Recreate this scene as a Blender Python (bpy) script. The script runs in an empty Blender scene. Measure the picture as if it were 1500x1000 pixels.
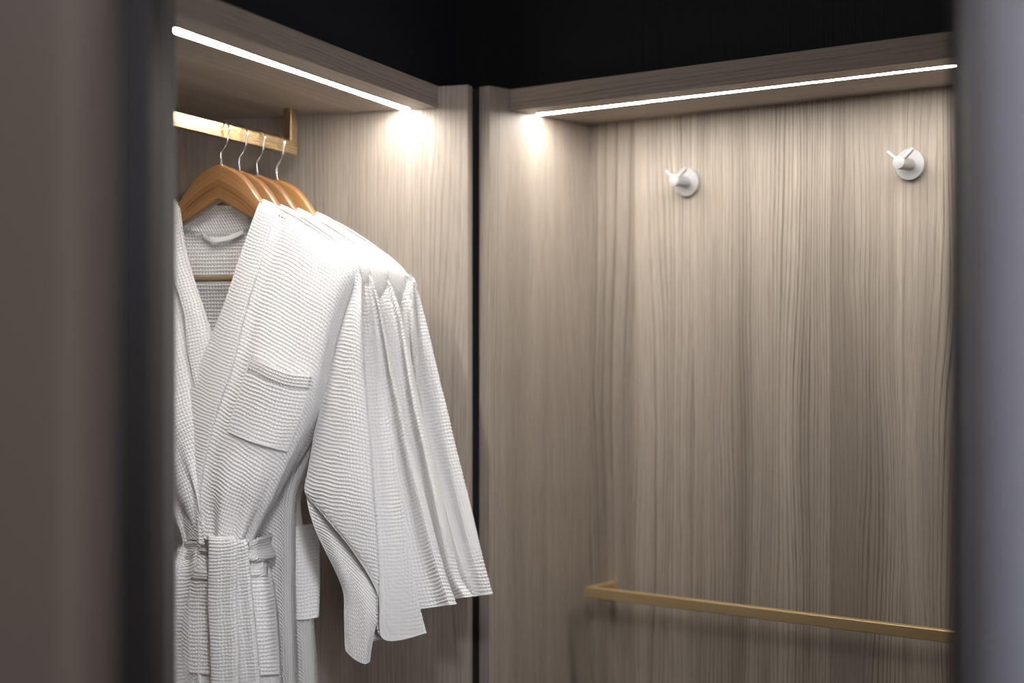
import bpy, math, random
import numpy as np
from mathutils import Vector

# ---------------------------------------------------------------- camera, world, light, exposure
SC = bpy.context.scene
COL = SC.collection
F = 2350.0                     # focal length in pixels of the 1500 px wide frame
CX, CY = 750.0, 502.0
CAMZ = 1.6
cam_d = bpy.data.cameras.new('camera')
cam_d.sensor_width = 36.0
cam_d.lens = 36.0 * F / 1500.0
cam_d.shift_y = 2.0 / 1500.0
cam_d.clip_start = 0.02
cam_d.dof.use_dof = True
cam_d.dof.focus_distance = 2.45
cam_d.dof.aperture_fstop = 1.7
cam = bpy.data.objects.new('camera', cam_d); COL.objects.link(cam)
cam.location = (0, 0, CAMZ); cam.rotation_euler = (math.pi / 2, 0, 0)
SC.camera = cam

world = bpy.data.worlds.new('world'); SC.world = world
world.use_nodes = True
world.node_tree.nodes['Background'].inputs[0].default_value = (0.55, 0.68, 1.0, 1)
world.node_tree.nodes['Background'].inputs[1].default_value = 0.004

def area_light(name, loc, target, size, size_y, power, color, spread=180):
    d = bpy.data.lights.new(name, 'AREA'); d.shape = 'RECTANGLE'
    d.spread = math.radians(spread); d.size = size; d.size_y = size_y; d.energy = power; d.color = color
    o = bpy.data.objects.new(name, d); COL.objects.link(o); o.location = loc
    v = Vector(target) - Vector(loc)
    o.rotation_euler = v.to_track_quat('-Z', 'Y').to_euler()
    return o
area_light('room_light', (-0.12, 0.40, 2.66), (0.05, 2.6, 1.85), 0.6, 0.4, 2.3, (1.0, 0.96, 0.93), 75)
area_light('corridor_light', (0.55, -1.2, 2.6), (0.1, 2.4, 1.4), 1.0, 1.0, 0.6, (0.93, 0.95, 1.0))
area_light('robe_fill', (0.15, 0.30, 2.62), (-0.34, 2.45, 1.25), 0.25, 0.25, 0.44, (0.94, 0.95, 1.0), 24)
area_light('jamb_fill_left', (0.10, 0.10, 1.55), (-0.40, 1.08, 1.55), 0.15, 1.0, 0.95, (1.0, 0.88, 0.82), 70)  # added fill, only brightens the left foreground block
area_light('jamb_fill_right', (0.75, -0.10, 1.60), (0.50, 1.25, 1.60), 0.15, 1.0, 1.8, (0.92, 0.93, 1.0), 60)  # added fill, only brightens the right foreground block
LED_L, LED_R = 87.0, 94.0
SC.view_settings.view_transform = 'Standard'
SC.view_settings.look = 'None'
SC.view_settings.gamma = 1.0
SC.view_settings.use_curve_mapping = False
SC.view_settings.exposure = 0.0

# ---------------------------------------------------------------- frames
AL = math.atan((1600 - CX) / F)
UX, UY = -math.sin(AL), -math.cos(AL)          # left cabinet: along the run, towards the camera
WX, WY = -math.cos(AL), math.sin(AL)           # left cabinet: into its depth
OL = (-0.0748, 2.7156)
SX, SY = 0.768, -0.640                         # right cabinet: along the run
VX, VY = 0.640, 0.768                          # right cabinet: into its depth
DR = 0.284                                     # its depth
OR = (0.1440 - VX * DR, 2.944 - VY * DR)
ROT_R = math.atan2(SY, SX)                     # local x = run, local y = depth
ROT_L = math.atan2(WY, WX) - math.pi / 2       # local y = depth, local x = towards the far panel
HS = 0.400                                     # shelf underside above camera
ZS = CAMZ + HS
ZT = CAMZ + 0.437

# ---------------------------------------------------------------- helpers
def tag(o, label=None, cat=None, group=None, kind=None):
    if label: o['label'] = label
    if cat: o['category'] = cat
    if group: o['group'] = group
    if kind: o['kind'] = kind
    return o

def empty(name, loc, rz=0.0, label=None, cat=None, group=None):
    o = bpy.data.objects.new(name, None); COL.objects.link(o)
    o.empty_display_size = 0.05
    o.location = loc; o.rotation_euler = (0, 0, rz)
    return tag(o, label, cat, group)

class MB:
    def __init__(s): s.v = []; s.f = []
    def add(s, V, Fc):
        n = len(s.v); s.v += [tuple(p) for p in V]; s.f += [tuple(i + n for i in f) for f in Fc]
    def box(s, x0, x1, y0, y1, z0, z1, b=0.0):
        if x0 > x1: x0, x1 = x1, x0
        if y0 > y1: y0, y1 = y1, y0
        b = min(b, (x1-x0)/2.2, (y1-y0)/2.2, (z1-z0)/2.2)
        if b <= 0:
            V = [(x, y, z) for z in (z0, z1) for y in (y0, y1) for x in (x0, x1)]
            s.add(V, [(0,2,3,1),(4,5,7,6),(0,1,5,4),(2,6,7,3),(0,4,6,2),(1,3,7,5)]); return
        import bmesh
        bm = bmesh.new(); bmesh.ops.create_cube(bm, size=1)
        for v in bm.verts:
            v.co = ((x0+x1)/2 + v.co.x*(x1-x0), (y0+y1)/2 + v.co.y*(y1-y0), (z0+z1)/2 + v.co.z*(z1-z0))
        bmesh.ops.bevel(bm, geom=bm.edges[:], offset=b, segments=2, affect='EDGES', profile=0.5)
        bm.verts.index_update()
        s.add([v.co[:] for v in bm.verts], [[v.index for v in f.verts] for f in bm.faces]); bm.free()
    def prism(s, poly, z0, z1):
        n = len(poly)
        V = [(x, y, z0) for x, y in poly] + [(x, y, z1) for x, y in poly]
        Fc = [tuple(reversed(range(n))), tuple(range(n, 2*n))]
        Fc += [(i, (i+1) % n, n+(i+1) % n, n+i) for i in range(n)]
        s.add(V, Fc)
    def tube(s, pts, r, seg=12, cap=True):
        P = [Vector(p) for p in pts]; n = len(P)
        R = r if hasattr(r, '__len__') else [r]*n
        up = None; rings = []
        for i in range(n):
            t = (P[min(i+1, n-1)] - P[max(i-1, 0)]).normalized()
            if up is None:
                a = Vector((0, 1, 0)) if abs(t.y) < 0.9 else Vector((1, 0, 0))
                up = (a - t*a.dot(t)).normalized()
            else:
                up = (up - t*up.dot(t)).normalized()
            w = t.cross(up)
            rings.append([P[i] + (up*math.cos(2*math.pi*k/seg) + w*math.sin(2*math.pi*k/seg))*R[i] for k in range(seg)])
        V = [p for rg in rings for p in rg]; Fc = []
        for i in range(n-1):
            for k in range(seg):
                Fc.append((i*seg+k, i*seg+(k+1) % seg, (i+1)*seg+(k+1) % seg, (i+1)*seg+k))
        if cap:
            Fc.append(tuple(reversed(range(seg)))); Fc.append(tuple((n-1)*seg+k for k in range(seg)))
        s.add(V, Fc)
    def lathe_y(s, prof, cx, cz, seg=40):      # profile (y, r) revolved about an axis along y
        V = []; Fc = []; n = len(prof)
        for y, r in prof:
            for k in range(seg):
                a = 2*math.pi*k/seg
                V.append((cx + r*math.cos(a), y, cz + r*math.sin(a)))
        for i in range(n-1):
            for k in range(seg):
                Fc.append((i*seg+k, (i+1)*seg+k, (i+1)*seg+(k+1) % seg, i*seg+(k+1) % seg))
        Fc.append(tuple(range(seg))); Fc.append(tuple(reversed([(n-1)*seg+k for k in range(seg)])))
        s.add(V, Fc)
    def build(s, name, mat, parent=None, smooth=False, sharp=None):
        me = bpy.data.meshes.new(name); me.from_pydata(s.v, [], s.f); me.update()
        if smooth:
            me.polygons.foreach_set('use_smooth', [True]*len(me.polygons))
            me.set_sharp_from_angle(angle=math.radians(sharp or 35))
        me.materials.append(mat)
        o = bpy.data.objects.new(name, me); COL.objects.link(o)
        if parent: o.parent = parent
        return o

# ---------------------------------------------------------------- materials
class NT:
    def __init__(s, name):
        s.m = bpy.data.materials.new(name); s.m.use_nodes = True
        s.t = s.m.node_tree; s.b = s.t.nodes['Principled BSDF']
    def n(s, typ, **kw):
        o = s.t.nodes.new(typ)
        for k, v in kw.items(): setattr(o, k, v)
        return o
    def l(s, a, b): s.t.links.new(a, b)
    def math(s, op, a, b=None, c=None):
        o = s.n('ShaderNodeMath', operation=op)
        for i, x in enumerate((a, b, c)):
            if x is None: continue
            if isinstance(x, (int, float)): o.inputs[i].default_value = x
            else: s.l(x, o.inputs[i])
        return o.outputs[0]
    def noise(s, vec, scale=1.0, detail=2.0, rough=0.5, dims='3D'):
        o = s.n('ShaderNodeTexNoise', noise_dimensions=dims)
        o.inputs['Scale'].default_value = scale; o.inputs['Detail'].default_value = detail
        o.inputs['Roughness'].default_value = rough
        s.l(vec, o.inputs['Vector'] if dims != '1D' else o.inputs['W'])
        return o.outputs[0]
    def comb(s, x, y, z=0.0):
        o = s.n('ShaderNodeCombineXYZ')
        for i, v in enumerate((x, y, z)):
            if isinstance(v, (int, float)): o.inputs[i].default_value = v
            else: s.l(v, o.inputs[i])
        return o.outputs[0]
    def remap(s, x, a, b, c=0.0, d=1.0):
        o = s.n('ShaderNodeMapRange'); s.l(x, o.inputs[0])
        for i, v in enumerate((a, b, c, d)): o.inputs[i+1].default_value = v
        return o.outputs[0]
    def mix(s, f, c1, c2):
        o = s.n('ShaderNodeMix', data_type='RGBA')
        if isinstance(f, (int, float)): o.inputs[0].default_value = f
        else: s.l(f, o.inputs[0])
        for i, c in ((6, c1), (7, c2)):
            if isinstance(c, tuple): o.inputs[i].default_value = (*c, 1)
            else: s.l(c, o.inputs[i])
        return o.outputs[2]

def wood(name, grain, light, mid, dark, seed=0.0, rough=0.5, plank=0.135, ls=0.95):
    """ash laminate; grain 'z' = vertical, 'x' = along local x"""
    t = NT(name)
    tc = t.n('ShaderNodeTexCoord'); sp = t.n('ShaderNodeSeparateXYZ'); t.l(tc.outputs['Object'], sp.inputs[0])
    X, Y, Z = sp.outputs
    if grain == 'z': A = t.math('ADD', X, Y); L = Z
    else: A = t.math('ADD', Y, Z); L = X
    A = t.math('ADD', A, 5.0 + seed)
    # glued-up veneer leaves: each shifts the figure
    wob = t.math('MULTIPLY', t.noise(A, 9.0, 1, dims='1D'), 0.5)
    pi_ = t.math('FLOOR', t.math('DIVIDE', t.math('ADD', A, t.math('MULTIPLY', wob, 0.12)), plank))
    wn = t.n('ShaderNodeTexWhiteNoise', noise_dimensions='1D'); t.l(pi_, wn.inputs['W'])
    ph = wn.outputs[0]
    L2 = t.math('ADD', L, t.math('MULTIPLY', ph, 11.0))
    warp = t.noise(t.comb(t.math('MULTIPLY', A, 7.0), t.math('MULTIPLY', L2, 0.9), ph), 1.0, 1.5)
    warp2 = t.noise(t.comb(t.math('MULTIPLY', A, 40.0), t.math('MULTIPLY', L2, 6.0), ph), 1.0, 1.0)
    r = t.math('ADD', A, t.math('ADD', t.math('MULTIPLY', warp, 0.085), t.math('MULTIPLY', warp2, 0.006)))
    jit = t.noise(t.math('ADD', r, ph), 90.0, 1.5, 0.55, '1D')           # growth lines
    rings = t.math('SINE', t.math('MULTIPLY', t.math('ADD', r, t.math('MULTIPLY', jit, 0.007)), 2*math.pi/0.0068))
    rings = t.math('MULTIPLY', t.remap(rings, 0.1, 1.0), t.remap(jit, 0.3, 0.6, 0.35, 1.0))
    bro = t.noise(t.comb(t.math('MULTIPLY', A, 700.0), t.math('MULTIPLY', L, 14.0)), 1.0, 2, 0.6)  # pores
    pores = t.remap(bro, 0.45, 0.72)
    amp = t.remap(t.noise(t.comb(t.math('MULTIPLY', A, 9.0), t.math('MULTIPLY', L2, 0.8)), 1.0, 1), 0.34, 0.60, 0.10, 1.0)
    lines = t.math('MULTIPLY', t.math('MULTIPLY', rings, amp), t.remap(bro, 0.3, 0.6, 0.55, 1.0))
    band = t.noise(t.comb(t.math('MULTIPLY', r, 16.0), t.math('MULTIPLY', L2, 0.5)), 1.0, 3, 0.6)
    band = t.remap(t.math('ADD', band, t.math('MULTIPLY', ph, 0.12)), 0.38, 0.72)
    c = t.mix(band, light, mid)
    c = t.mix(t.math('MULTIPLY', lines, ls), c, dark)
    c = t.mix(t.math('MULTIPLY', pores, 0.35), c, dark)
    t.l(c, t.b.inputs['Base Color'])
    t.b.inputs['Roughness'].default_value = rough
    bp = t.n('ShaderNodeBump'); bp.inputs['Strength'].default_value = 0.25; bp.inputs['Distance'].default_value = 0.0006
    t.l(t.math('SUBTRACT', 1.0, t.math('MAXIMUM', lines, t.math('MULTIPLY', pores, 0.6))), bp.inputs['Height'])
    t.l(bp.outputs[0], t.b.inputs['Normal'])
    return t.m

LW, MW, DW = (0.50, 0.435, 0.375), (0.285, 0.240, 0.202), (0.11, 0.088, 0.070)
WOOD_V = wood('ash_vertical', 'z', LW, MW, DW)
SW, TW = (0.45, 0.390, 0.335), (0.335, 0.286, 0.243)
WOOD_V2 = wood('ash_vertical_end', 'z', SW, TW, DW, seed=1.7, ls=0.5)
WOOD_V3 = wood('ash_vertical_side', 'z', SW, TW, DW, seed=0.4, ls=0.6)
WOOD_H = wood('ash_horizontal', 'x', SW, TW, DW, seed=3.1, ls=0.6)
WOOD_DARK = wood('unlit_wood_panel', 'z', (0.0085, 0.0078, 0.0100), (0.006, 0.0056, 0.0078), (0.0018, 0.0018, 0.0026), rough=0.7)  # same wood unlit above the shelf: its shade is put into the colour

def plain(name, col, rough=0.5, metal=0.0, nscale=0.0, namt=0.0, bump=0.0):
    t = NT(name)
    t.b.inputs['Base Color'].default_value = (*col, 1)
    t.b.inputs['Roughness'].default_value = rough; t.b.inputs['Metallic'].default_value = metal
    if nscale:
        tc = t.n('ShaderNodeTexCoord')
        nz = t.noise(tc.outputs['Object'], nscale, 3)
        c = t.mix(t.remap(nz, 0.3, 0.7), tuple(x*(1-namt) for x in col), tuple(min(1, x*(1+namt)) for x in col))
        t.l(c, t.b.inputs['Base Color'])
        if bump:
            bp = t.n('ShaderNodeBump'); bp.inputs['Strength'].default_value = bump; bp.inputs['Distance'].default_value = 0.0005
            t.l(nz, bp.inputs['Height']); t.l(bp.outputs[0], t.b.inputs['Normal'])
    return t.m

def brushed(name, col, rough, axis):
    t = NT(name)
    tc = t.n('ShaderNodeTexCoord'); mp = t.n('ShaderNodeMapping'); t.l(tc.outputs['Object'], mp.inputs[0])
    mp.inputs['Scale'].default_value = tuple(12 if k == axis else 1500 for k in range(3))
    nz = t.noise(mp.outputs[0], 1.0, 2, 0.6)
    t.l(t.mix(nz, tuple(x*0.82 for x in col), col), t.b.inputs['Base Color'])
    t.b.inputs['Metallic'].default_value = 1.0
    t.l(t.remap(nz, 0.3, 0.7, rough*0.8, rough*1.25), t.b.inputs['Roughness'])
    bp = t.n('ShaderNodeBump'); bp.inputs['Strength'].default_value = 0.035; bp.inputs['Distance'].default_value = 0.0002
    t.l(nz, bp.inputs['Height']); t.l(bp.outputs[0], t.b.inputs['Normal'])
    return t.m
BRASS = brushed('brushed_brass', (0.72, 0.55, 0.31), 0.27, 0)
BRASS_Z = brushed('brushed_brass_upright', (0.72, 0.55, 0.31), 0.27, 2)
BRASS_T = brushed('brushed_brass_towel_rail', (0.86, 0.65, 0.36), 0.40, 0)
BRASS_T.node_tree.nodes['Principled BSDF'].inputs['Metallic'].default_value = 0.8
CHROME = plain('polished_chrome', (0.82, 0.82, 0.83), 0.12, 1.0)
SATIN = plain('satin_white_metal', (0.43, 0.43, 0.43), 0.42, 0.15, 60, 0.02)
BAR = plain('crossbar_brown', (0.30, 0.22, 0.13), 0.35, 0.3)
DARK = plain('near_black_navy', (0.0018, 0.0030, 0.0085), 0.85, 0, 8, 0.2)
GAP = plain('gap_shade', (0.006, 0.006, 0.008), 0.8, 0, 20, 0.2)
WALL_L = plain('warm_grey_lacquer', (0.20, 0.176, 0.166), 0.6, 0, 3, 0.04)
WALL_R = plain('cool_grey_lacquer', (0.46, 0.45, 0.50), 0.5, 0, 3, 0.04)
TRIM_D = plain('charcoal_strip', (0.022, 0.021, 0.025), 0.6, 0, 6, 0.08)
EDGE_G = plain('grey_edge_band', (0.16, 0.15, 0.145), 0.5, 0, 20, 0.05)
FLOOR = wood('dark_floor', 'x', (0.09, 0.075, 0.06), (0.07, 0.055, 0.045), (0.03, 0.025, 0.02))
CEIL = plain('dark_ceiling', (0.01, 0.011, 0.015), 0.9, 0, 5, 0.1)

def beech(name, a, b):
    t = NT(name)
    tc = t.n('ShaderNodeTexCoord'); mp = t.n('ShaderNodeMapping'); t.l(tc.outputs['UV'], mp.inputs[0])
    mp.inputs['Scale'].default_value = (9, 230, 1)
    nz = t.noise(mp.outputs[0], 1.0, 3, 0.6)
    mp2 = t.n('ShaderNodeMapping'); t.l(tc.outputs['UV'], mp2.inputs[0]); mp2.inputs['Scale'].default_value = (3, 45, 1)
    n2 = t.noise(mp2.outputs[0], 1.0, 2, 0.5)
    f = t.remap(t.math('ADD', t.math('MULTIPLY', nz, 0.5), t.math('MULTIPLY', n2, 0.5)), 0.36, 0.66)
    t.l(t.mix(f, a, b), t.b.inputs['Base Color'])
    t.b.inputs['Roughness'].default_value = 0.32
    t.b.inputs['Coat Weight'].default_value = 0.25; t.b.inputs['Coat Roughness'].default_value = 0.2
    return t.m
HW1 = beech('hanger_wood', (0.33, 0.17, 0.070), (0.17, 0.076, 0.030))
HW2 = beech('hanger_wood_pale', (0.42, 0.22, 0.075), (0.30, 0.14, 0.045))

def waffle(name, col, strength=1.0, dist=0.0017, pu=0.0052, pv=0.0058):
    t = NT(name)
    tc = t.n('ShaderNodeTexCoord'); sp = t.n('ShaderNodeSeparateXYZ'); t.l(tc.outputs['UV'], sp.inputs[0])
    wob = t.noise(tc.outputs['UV'], 55.0, 2)
    wx = t.math('ADD', sp.outputs[0], t.math('MULTIPLY', wob, 0.0022))
    wy = t.math('ADD', sp.outputs[1], t.math('MULTIPLY', t.noise(tc.outputs['UV'], 38.0, 2), 0.0022))
    cu = t.math('COSINE', t.math('MULTIPLY', wx, 2*math.pi/pu))
    cv = t.math('COSINE', t.math('MULTIPLY', wy, 2*math.pi/pv))
    ru = t.remap(cu, -0.6, 1.0, 0.0, 0.72); rv = t.remap(cv, -0.7, 1.0)
    ru.node.interpolation_type = 'SMOOTHSTEP'; rv.node.interpolation_type = 'SMOOTHSTEP'
    h = t.math('MAXIMUM', ru, rv)
    fine = t.noise(tc.outputs['UV'], 1400.0, 2)
    h = t.math('ADD', h, t.math('MULTIPLY', fine, 0.22))
    bp = t.n('ShaderNodeBump'); bp.inputs['Strength'].default_value = strength; bp.inputs['Distance'].default_value = dist
    t.l(h, bp.inputs['Height']); t.l(bp.outputs[0], t.b.inputs['Normal'])
    t.b.inputs['Base Color'].default_value = (*col, 1)
    t.b.inputs['Roughness'].default_value = 0.95
    t.b.inputs['Specular IOR Level'].default_value = 0.15
    return t.m
CLOTH = waffle('white_waffle_cotton', (0.80, 0.79, 0.785))
CLOTH_BAND = waffle('white_waffle_cotton_band', (0.82, 0.81, 0.805), 1.0, 0.0015, 0.0056, 0.0050)
CLOTH_PLAIN = waffle('white_cotton_tape', (0.80, 0.79, 0.785), 0.6, 0.0004, 0.002, 0.002)

def fine_cloth(name, col):
    t = NT(name); tc = t.n('ShaderNodeTexCoord')
    nz = t.noise(tc.outputs['UV'], 1300.0, 3)
    bp = t.n('ShaderNodeBump'); bp.inputs['Strength'].default_value = 0.5; bp.inputs['Distance'].default_value = 0.0004
    t.l(nz, bp.inputs['Height']); t.l(bp.outputs[0], t.b.inputs['Normal'])
    t.b.inputs['Base Color'].default_value = (*col, 1); t.b.inputs['Roughness'].default_value = 0.95
    t.b.inputs['Specular IOR Level'].default_value = 0.15
    return t.m
CLOTH_FINE = fine_cloth('white_waffle_cotton_woven', (0.82, 0.812, 0.808))

# ---------------------------------------------------------------- setting
bm = MB(); bm.box(-3, 3.2, -2.2, 4.2, -0.05, 0.0); tag(bm.build('floor', FLOOR), kind='structure')
bm = MB(); bm.box(-3, 3.2, -2.2, 4.2, 2.75, 2.80); tag(bm.build('ceiling', CEIL), kind='structure')

def lp(u, w):   # left cabinet run/depth -> world
    return (OL[0] + UX*u + WX*w, OL[1] + UY*u + WY*w)
def rp(s, v):
    return (OR[0] + SX*s + VX*v, OR[1] + SY*s + VY*v)

# bulkheads above the two cabinets; near-black colour stands in for the unlit space
bm = MB(); bm.prism([lp(-0.165, 0.09), lp(1.6, 0.09), lp(1.6, 0.12), lp(-0.2, 0.12)], ZT, 2.75)
tag(bm.build('wall_left', DARK), kind='structure')
br = empty('wall_right', (*OR, 0), ROT_R); br['kind'] = 'structure'
bm = MB(); bm.box(-0.158, 1.7, 0.09, 0.12, ZT, 2.75)
bm.build('bulkhead_panel', WOOD_DARK, br)
# added dark strip standing in for the shade in the gap between the cabinets
bm = MB(); a, b = lp(-0.026, 0.05), rp(-0.026, 0.05)
bm.prism([lp(-0.0262, 0.010), rp(-0.0262, 0.012), rp(-0.0262, 0.10), lp(-0.0262, 0.10)], 0.0, ZT - 0.002)
tag(bm.build('trim_1', GAP), kind='structure')

def rounded(x0, x1, y0, y1, r, side):
    """plan outline, the camera-side corner at x1 (side=1) or x0 (side=-1) rounded"""
    pts = []
    if side > 0:
        pts = [(x0, y1), (x0, y0)]
        for k in range(13):
            a = -math.pi/2 + (math.pi/2)*k/12
            pts.append((x1 - r + r*math.cos(a), y0 + r + r*math.sin(a)))
        pts.append((x1, y1))
    else:
        pts = [(x1, y0), (x1, y1), (x0, y1)]
        for k in range(13):
            a = math.pi + (math.pi/2)*k/12
            pts.append((x0 + r + r*math.cos(a), y0 + r + r*math.sin(a)))
    return pts
pl_ = rounded(-1.7, -0.276, 1.08, 1.12, 0.034, 1); pl_ = pl_[:1] + pl_[1:] + [(-0.300, 1.20), (-1.7, 1.20)]
pl_ = [p for p in pl_ if p not in ((-1.7, 1.12),)]
bm = MB(); bm.prism(pl_, 0.0, 2.75); tag(bm.build('trim_2', WALL_L, smooth=True), kind='structure')
bm = MB(); bm.box(-1.6, (241-CX)/F*1.56, 1.50, 1.56, 0.0, 2.75, 0.002)
tag(bm.build('trim_3', TRIM_D), kind='structure')
pr_ = [(1.8, 1.22), (1.8, 1.36), (0.388, 1.36)]
for k in range(13):
    a = math.pi + (math.pi/2)*k/12
    pr_.append((0.361 + 0.075 + 0.075*math.cos(a), 1.295 + 0.075*math.sin(a)))
bm = MB(); bm.prism(pr_, 0.0, 2.75); tag(bm.build('trim_4', WALL_R, smooth=True), kind='structure')
bm = MB(); bm.prism([(0.371, 1.362), (1.6, 1.362), (1.6, 1.41), (0.387, 1.41)], 0.0, 2.75)  # added dark strip, paints in the shaded edge of the rounded block
tag(bm.build('trim_5', TRIM_D), kind='structure')

# ---------------------------------------------------------------- left cabinet (local x: run towards far panel = -u, y: depth)
WL = 0.920; DL = 0.62; TP = 0.022; SB = 0.054
cl = empty('wardrobe_cabinet', (*OL, 0), ROT_L,
           'open taupe ash wardrobe on the left with white robes hanging under its lit shelf', 'wardrobe')
# local x grows away from the run (towards far panel); inner face of far panel at x = 0
bm = MB(); bm.box(0.0, TP, 0.0, DL, 0.0, ZT, 0.0008); bm.build('side_panel', WOOD_V3, cl)
bm = MB(); bm.box(-WL-0.024, -WL, 0.0, DL, 0.0, ZT, 0.0008); tag(bm.build('side_panel', EDGE_G, cl), 'narrow grey front edge of the near side panel')
bm = MB(); bm.box(-WL, 0.0, DL-0.018, DL, 0.0, ZT); bm.build('back_panel', WOOD_V2, cl)
SLOT0, SLOTW = 0.049, 0.018
bm = MB()
bm.box(-WL, 0.0, SB, SB+SLOT0-0.002, ZS, ZT, 0.0)
bm.box(-WL, 0.0, SB+SLOT0-0.002, SB+SLOT0+SLOTW+0.002, ZS+0.012, ZT)
bm.box(-WL, 0.0, SB+SLOT0+SLOTW+0.002, DL-0.018, ZS, ZT)
bm.build('shelf', WOOD_H, cl)
bm = MB(); bm.box(-WL, 0.0, SB+0.02, DL-0.018, 0.06, 0.085); bm.build('base_board', WOOD_H, cl)

# ---------------------------------------------------------------- right cabinet (local x: run, y: depth)
WR = 1.0
cr = empty('dressing_cabinet', (*OR, 0), ROT_R,
           'shallow taupe ash cubicle on the right with two wall hooks and a brass rail', 'cabinet')
bm = MB(); bm.box(-0.024, 0.0, -0.0, DR, 0.0, ZT, 0.0008); bm.build('side_panel', WOOD_V2, cr)
bm = MB(); bm.box(WR, WR+0.024, 0.0, DR, 0.0, ZT, 0.0008); bm.build('side_panel', WOOD_V2, cr)
bm = MB(); bm.box(-0.024, WR+0.024, DR, DR+0.018, 0.0, ZT); bm.build('back_panel', WOOD_V, cr)
RS0 = 0.060
bm = MB()
bm.box(0.0, WR, SB, SB+RS0-0.002, ZS, ZT)
bm.box(0.0, WR, SB+RS0-0.002, SB+RS0+0.0175, ZS+0.012, ZT)
bm.box(0.0, WR, SB+RS0+0.0175, DR, ZS, ZT)
bm.build('shelf', WOOD_H, cr)
bm = MB(); bm.box(0.0, WR, SB, DR, 0.44, 0.465); bm.build('base_board', WOOD_H, cr)

# ---------------------------------------------------------------- LED strips
def led_mat(name, col, s):
    t = NT(name); t.b.inputs['Base Color'].default_value = (0.8, 0.8, 0.8, 1)
    t.b.inputs['Emission Color'].default_value = (*col, 1); t.b.inputs['Emission Strength'].default_value = s
    return t.m
LED1 = led_mat('led_diffuser_glow', (1.0, 0.95, 0.885), LED_L)
LED2 = led_mat('led_diffuser_glow_cool', (1.0, 0.95, 0.885), LED_R)
ALU = plain('aluminium_channel', (0.6, 0.6, 0.6), 0.4, 1.0)
def led(parent_loc, rot, x0, x1, y0, y1, label, LED):
    e = empty('light_strip', (*parent_loc, ZS), rot, label, 'light', 'light strips under the shelves')
    m = MB(); m.box(x0+.0012, x1-.0012, y0, y1, 0.0004, 0.006); m.build('diffuser', LED, e)
    m = MB(); m.box(x0, x1, y0-0.0014, y0, 0.0002, 0.010); m.box(x0, x1, y1, y1+0.0014, 0.0002, 0.010)
    m.box(x0, x0+.0012, y0, y1, 0.0002, 0.010); m.box(x1-.0012, x1, y0, y1, 0.0002, 0.010)
    m.box(x0, x1, y0, y1, 0.0065, 0.010); m.build('channel', ALU, e)
led(OL, ROT_L, -WL+0.002, -0.006, SB+SLOT0, SB+SLOT0+SLOTW, 'white glowing light strip under the shelf above the robes', LED1)
led(OR, ROT_R, 0.006, WR-0.004, SB+RS0, SB+RS0+0.0155, 'thin white glowing light strip under the shelf above the wall hooks', LED2)

# ---------------------------------------------------------------- hanging rail in the left cabinet
RW, RH = 0.0150, 0.0225          # rail width in depth, height
RZ1 = CAMZ + 295.0*2.746/F       # top of rail
RZ0 = RZ1 - RH
RY = 0.296                        # depth of the rail axis
rl = empty('clothes_rail', (*OL, 0), ROT_L, 'square brushed brass clothes rail hung below the left shelf, holding four hangers', 'rail')
XE = -0.066
bm = MB(); bm.box(-WL+0.05, XE, RY-RW/2, RY+RW/2, RZ0, RZ1, 0.0008); bm.build('bar', BRASS, rl)
for x in (XE, -WL+0.05+0.022):
    bm = MB(); bm.box(x-0.022, x, RY-RW/2, RY+RW/2, RZ1, ZS, 0.0008); bm.build('bracket', BRASS_Z, rl)

# ---------------------------------------------------------------- towel rail on the right
tr = empty('towel_rail', (*OR, 0), ROT_R, 'long square brushed brass towel rail low on the wood back wall', 'rail')
TX0, TY1 = 0.044, DR
TZ1, TZ0 = CAMZ-0.434, CAMZ-0.4523
YF = DR - 0.0765
bm = MB(); bm.box(TX0, 0.93, YF, YF+0.015, TZ0, TZ1, 0.0013); bm.build('bar', BRASS_T, tr)
for x in (TX0, 0.915):
    bm = MB(); bm.box(x, x+0.015, YF+0.015, DR-0.003, TZ0, TZ1, 0.0006); bm.build('bracket', BRASS_T, tr)
    bm = MB(); bm.box(x-0.001, x+0.016, DR-0.003, DR, TZ0-0.001, TZ1+0.001, 0.0004); bm.build('wall_plate', BRASS_T, tr)

# ---------------------------------------------------------------- robe hooks
def hook(s, h, label):
    e = empty('wall_hook', (*rp(s, DR), CAMZ + h), ROT_R, label, 'hook', 'white wall hooks')
    m = MB(); m.lathe_y([(0.0, 0.0245), (-0.0005, 0.025), (-0.0065, 0.025), (-0.0072, 0.0243)], 0, 0, 48)
    m.build('rosette', SATIN, e, True)
    m = MB(); m.lathe_y([(-0.0072, 0.0102), (-0.044, 0.0102), (-0.0449, 0.0098), (-0.0452, 0.0092)], 0, 0, 36)
    m.build('post', SATIN, e, True)
    for sg in (-1, 1):
        m = MB(); a = math.radians(47 if sg > 0 else 49); L = 0.0300 if sg > 0 else 0.0285
        d = (sg*math.sin(a), math.cos(a))
        pts = [(d[0]*q, -0.0385, d[1]*q) for q in (0.006, 0.012, L-0.0012, L-0.0003, L)]
        m.tube(pts, [0.0031, 0.0031, 0.0031, 0.0028, 0.0018], 16); m.build('prong', SATIN, e, True)
hook(0.2138, 0.2807, 'white double-prong wall hook nearer the inner corner, slightly out of focus')
hook(0.635, 0.2818, 'white double-prong wall hook farther right near the dark edge, in sharp focus')

# ---------------------------------------------------------------- cloth machinery
XL = np.array([math.cos(AL), -math.sin(AL)])      # robe local x in world
YL = np.array([math.sin(AL), math.cos(AL)])       # robe local y (away from camera)
U_H = [0.308, 0.250, 0.192, 0.124]
DROP = [0.0, 0.0035, 0.0045, 0.006]
def origin(k):
    x, y = lp(U_H[k], RY)
    return np.array([x, y, RZ1 - DROP[k]])

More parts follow.
